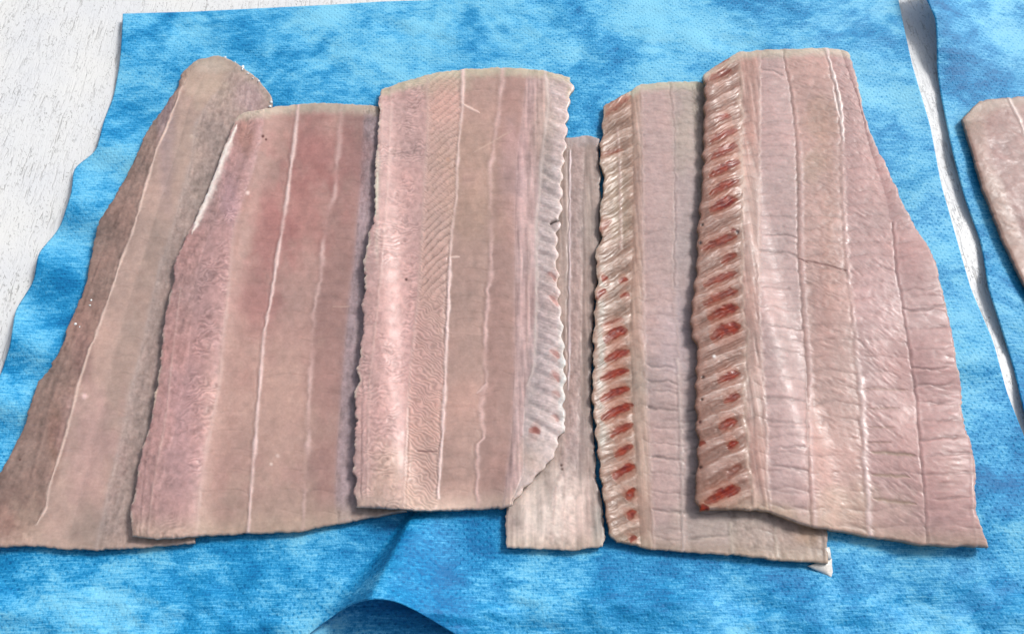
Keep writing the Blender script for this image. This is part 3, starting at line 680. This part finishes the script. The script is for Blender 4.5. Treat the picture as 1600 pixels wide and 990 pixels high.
build_fillet(dict(name='fish_fillet', label='fish fillet lying uppermost in the middle, with pale ribs and a notched cut corner', seed=3, sega=.5, gain=1.04, thick=0.0060,
    lines=[F3L, F3A, F3B, F3C, F3D, F3E, [(894, 121), (898, 137), (891, 163), (888, 190), (886, 230), (881, 268), (879, 318), (877, 342), (873, 365), (873, 445), (879, 495), (883, 545), (885, 585), (883, 635), (886, 668), (873, 685), (870, 708), (855, 728), (825, 757), (800, 788)]],
    frill=dict(side='r', k=-0.52, x=870, per=([100, 300, 900], [23, 26, 27]), ph=0.1, amp=0.6, hl=(240, 226, 222), gd=0.08, hlw=.8, sa=.6, ns=2, scallop=4.5, yend=700),
    bands=[(('worm', dict(ang=0.2, per=3.2, amp=.16)), (192, 157, 151)), (('flake', dict(k=-1.15, per=6.4, yr=(430, 500))), (195, 160, 148)), ('smooth', (182, 150, 138)), ('smooth', (172, 139, 129)), ('lines', (192, 163, 158)), ('frill', (208, 190, 184))],
    seams=[dict(pts=[(724, 106), (723, 166)], w=2.4, k=1.0, rgb=(236, 208, 198)), dict(pts=F3B[1:6], w=1.9, k=.72, rgb=(226, 200, 190)), dict(pts=[(703, 404)] + F3B[6:-1] + [(685, 780)], w=2.2, k=1.05, rgb=(236, 210, 202)), dict(pts=F3C, w=3.2, k=.55, var=.8, wig=2.2, rgb=(218, 184, 176)),
           dict(pts=F3A, t='soft', w=2.6, k=.55), dict(pts=[(680 - 13, 590), (640 + 0, 640), (634, 796)][1:], t='groove', w=1.6, k=.5), dict(pts=F3E[:8], t='soft', w=2.2, k=1.0, rgb=(222, 206, 196)), dict(pts=[(612, 135), (606, 300), (590, 480), (577, 600), (574, 790)], t='soft', w=2, k=.6),
           dict(pts=[(598, 150), (594, 330), (584, 400)], t='soft', w=2.0, k=.4), dict(pts=[(826, 350), (824, 560)], t='soft', w=1.6, k=.7), dict(pts=[(566, 590), (564, 780)], t='groove', w=1.7, k=.6)],
    blood=[(826, 672, 844, 678, 5, .6), (855, 428, 870, 442, 3, .35), (858, 462, 872, 480, 3.5, .35), (858, 548, 874, 562, 3.5, .4), (860, 580, 874, 598, 3.5, .35), (862, 612, 876, 622, 3, .3), (862, 648, 872, 660, 3, .3)],
    strokes=[(723, 163, 749, 178, 2.4, (234, 206, 192), .35), (703, 404, 719, 403, 2.0, (226, 200, 188), .25), (650, 705, 684, 707, 1.6, (130, 96, 92), -.3), (760, 600, 745, 616, 2.4, (210, 178, 170), .2), (590, 270, 586, 340, 3.5, (206, 204, 184), .15), (578, 352, 572, 400, 2.5, (210, 200, 178), .1), (738, 240, 800, 205, 1.4, (196, 166, 150), .08),
             (858, 352, 878, 342, 4.0, (60, 44, 36), -.8), (688, 520, 760, 524, 1.2, (190, 158, 146), .05)],
    specks=[(635, 438, 2.4, (70, 30, 36), -.15), (700, 250, 3, (190, 150, 130), 0)],
    patches=[(690, 130, 50, 24, (180, 166, 144), .6), (740, 240, 60, 60, (180, 150, 132), .6), (735, 330, 60, 60, (182, 152, 132), .6), (610, 740, 40, 60, (192, 168, 148), .6), (880, 590, 9, 130, (196, 206, 202), .7), (830, 720, 36, 40, (190, 168, 152), .7), (850, 560, 26, 110, (204, 186, 184), .6), (850, 200, 22, 90, (186, 166, 148), .5),
             (800, 250, 24, 90, (190, 156, 158), .4), (590, 300, 5, 120, (206, 200, 186), .6), (640, 560, 60, 120, (194, 154, 150), .5), (890, 150, 10, 25, (196, 178, 120), .5)],
    jl=3.0, jr=1.2, ml=.85, mr=.3, tw=.95, tcol=(196, 186, 162), bcol=(198, 176, 160), bw=.75, wb=8, ecol=(160, 132, 96)))

# --- widest, on the right
F6A1 = [(1155, 82), (1158, 172), (1160, 285), (1158, 375), (1160, 475), (1167, 525), (1163, 620), (1166, 688), (1173, 740), (1176, 795)]
F6A2 = [(1186, 79), (1186, 285), (1185, 475), (1192, 600), (1197, 675), (1198, 755), (1204, 799)]
F6B = [(1222, 77), (1226, 105), (1235, 148), (1243, 222), (1245, 298), (1245, 400), (1250, 450), (1255, 537), (1259, 575), (1260, 650), (1262, 725), (1263, 760), (1266, 822)]
F6C = [(1290, 77), (1300, 115), (1312, 160), (1317, 222), (1318, 298), (1320, 362), (1328, 450), (1335, 512), (1340, 562), (1347, 625), (1350, 687), (1354, 745), (1355, 780), (1358, 838)]
F6D = [(1312, 79), (1340, 160), (1360, 240), (1380, 300), (1392, 350), (1398, 425), (1408, 475), (1415, 525), (1420, 550), (1430, 625), (1433, 675), (1437, 715), (1443, 790), (1446, 852)]
F6R = [(1327, 83), (1336, 118), (1350, 185), (1365, 222), (1383, 260), (1400, 298), (1413, 325), (1430, 357), (1449, 384), (1461, 410), (1475, 465), (1487, 520), (1496, 568), (1502, 609), (1504, 647), (1511, 677), (1521, 710), (1525, 745), (1522, 765), (1525, 802), (1535, 832), (1544, 855)]
build_fillet(dict(name='fish_fillet', label='widest fish fillet, with dark red streaks down one side and crosswise cracks', seed=6, gain=0.9, thick=0.0070,
    lines=[[(1097, 118), (1100, 143), (1098, 185), (1098, 235), (1095, 298), (1091, 350), (1088, 425), (1083, 463), (1079, 500), (1080, 520), (1088, 538), (1090, 550), (1086, 600), (1088, 650), (1090, 700), (1088, 745), (1085, 770), (1087, 785), (1095, 797)],
           F6A1, F6A2, F6B, F6C, F6D, F6R],
    frill=dict(side='l', align=True, k=0.46, x=1098, per=([80, 300, 400, 900], [26, 27.5, 28, 31]), ph=0.0, amp=0.95, hl=(232, 216, 206), scallop=3.0),
    bands=[('frill', (164, 120, 102)), (('lines', dict(warm=.12)), (186, 150, 138)), (('cracks', dict(ys=[115, 338, 368, 395, 450, 482, 512, 548, 590, 624, 660, 668, 698, 730, 768, 792], tilt=-0.35)), (193, 163, 158)),
           (('fibre', dict(ang=0.42)), (194, 158, 148)), (('fibre', dict(ang=0.75)), (193, 156, 151)), (('cracks', dict(ys=[452, 482, 512, 545, 575, 602, 630, 658, 686, 712, 742, 780], tilt=.2)), (190, 152, 148))],
    seams=[dict(pts=F6B, t='groove', w=1.9, k=.75), dict(pts=[(x + 7, y) for x, y in F6B[3:]], t='soft', w=3.2, k=.7, rgb=(214, 186, 182)), dict(pts=F6C[:4], w=2.0, k=1.2, rgb=(242, 224, 216)), dict(pts=F6C[3:9], w=3.0, k=.55, rgb=(222, 190, 182)), dict(pts=F6C[8:], w=3.6, k=.8, var=.7, wig=2.2, rgb=(228, 204, 198)),
           dict(pts=F6D[4:], t='groove', w=1.7, k=.85), dict(pts=F6A2, t='soft', w=2.4, k=.9, rgb=(214, 184, 172)), dict(pts=F6A1, t='soft', w=3.4, k=.9, wig=4, rgb=(216, 190, 172)), dict(pts=[(1509, 650), (1518, 700), (1517, 800), (1526, 860)], t='soft', w=2, k=.7)],
    blood=[(1108, 128, 1143, 112, 5, .6), (1108, 106, 1140, 92, 4.5, .6), (1116, 193, 1142, 184, 4, .75), (1108, 224, 1152, 204, 4.6, .9), (1109, 250, 1152, 228, 6, .9), (1107, 278, 1156, 253, 5.5, 1), (1107, 306, 1154, 282, 5.5, .95), (1108, 332, 1152, 311, 6.5, 1), (1094, 390, 1152, 370, 5.5, .8), (1126, 412, 1152, 398, 4.5, .7),
           (1098, 448, 1152, 427, 5, .8), (1098, 478, 1153, 453, 5.5, .85), (1105, 500, 1154, 479, 7, 1), (1109, 530, 1157, 508, 8, 1), (1120, 598, 1156, 583, 5.5, .95), (1130, 630, 1156, 618, 4.6, .9), (1122, 670, 1152, 658, 6, .9), (1136, 702, 1153, 690, 4.6, 1), (1100, 786, 1156, 762, 7, 1), (1090, 800, 1108, 795, 6, 1), (1142, 366, 1150, 360, 3, .8), (1092, 697, 1102, 692, 3.4, .7), (1136, 748, 1158, 726, 5, .35)],
    strokes=[(1245, 405, 1262, 412, 1.6, (136, 100, 96), -.3), (1256, 408, 1325, 425, 1.8, (140, 102, 94), -.35), (1300, 140, 1312, 190, 2.2, (240, 222, 214), .2),
             (1350, 608, 1418, 610, 2.2, (168, 136, 124), -.2), (1352, 640, 1405, 638, 2, (168, 136, 124), -.2), (1355, 668, 1398, 669, 2, (166, 134, 122), -.2), (1358, 707, 1430, 712, 4, (170, 144, 126), -.25), (1360, 742, 1420, 746, 4, (170, 144, 126), -.25), (1362, 780, 1430, 788, 4, (170, 144, 126), -.25), (1352, 692, 1392, 692, 1.8, (156, 124, 112), -.3)],
    patches=[(1280, 200, 26, 60, (186, 152, 130), .6), (1290, 470, 30, 120, (188, 142, 132), .5), (1370, 470, 40, 70, (196, 160, 160), .4), (1210, 250, 30, 160, (196, 167, 163), .4), (1270, 260, 36, 30, (192, 164, 142), .5), (1480, 740, 30, 70, (176, 132, 122), .5), (1320, 790, 60, 40, (190, 166, 144), .6), (1230, 700, 30, 80, (196, 170, 168), .4), (1400, 790, 50, 40, (192, 166, 154), .6),
             (1210, 800, 60, 14, (196, 168, 138), .6), (1295, 330, 16, 180, (178, 138, 122), .5)],
    specks=[(1115, 558, 2.8, (250, 246, 240), .3), (1098, 590, 3, (70, 44, 36), -.3), (1096, 625, 2.4, (70, 50, 40), -.3), (1093, 660, 2.6, (96, 40, 40), -.3), (1094, 730, 3, (80, 50, 40), -.3), (1097, 352, 2.6, (70, 54, 44), -.3), (1094, 380, 3, (60, 44, 44), -.3), (1152, 363, 3, (60, 30, 40), -.3)],
    jl=1.6, jr=2.0, mr=.7, tw=.95, tcol=(204, 192, 172), bcol=(186, 164, 142), bw=.6, wb=7, ecol=(170, 136, 98)))

# --- the one on the second cloth
F7S = [(1574, 153), (1590, 185), (1601, 212), (1640, 330), (1690, 520)]
build_fillet(dict(name='fish_fillet', label='fish fillet cut off by the edge of the photo, lying on the second blue cloth', seed=8, gain=0.90, sega=.3, thick=0.0058,
    lines=[[(1503, 186), (1516, 227), (1534, 291), (1566, 373), (1598, 438), (1650, 530)], [(1530, 158), (1550, 250), (1580, 330), (1610, 400), (1670, 525)], F7S, [(1740, 150), (1860, 520)]],
    bands=[(('fibre', dict(ang=.75)), (170, 138, 124)), (('fibre', dict(ang=.9)), (166, 128, 120)), ('smooth', (186, 152, 142))],
    seams=[dict(pts=F7S, w=2.2, k=1.0, rgb=(236, 216, 206))], patches=[(1550, 240, 30, 40, (172, 132, 128), .5), (1540, 170, 40, 16, (196, 180, 164), .5)],
    tw=.6, tcol=(192, 176, 160), ecol=(150, 124, 110), ud=.6, vd=.74))
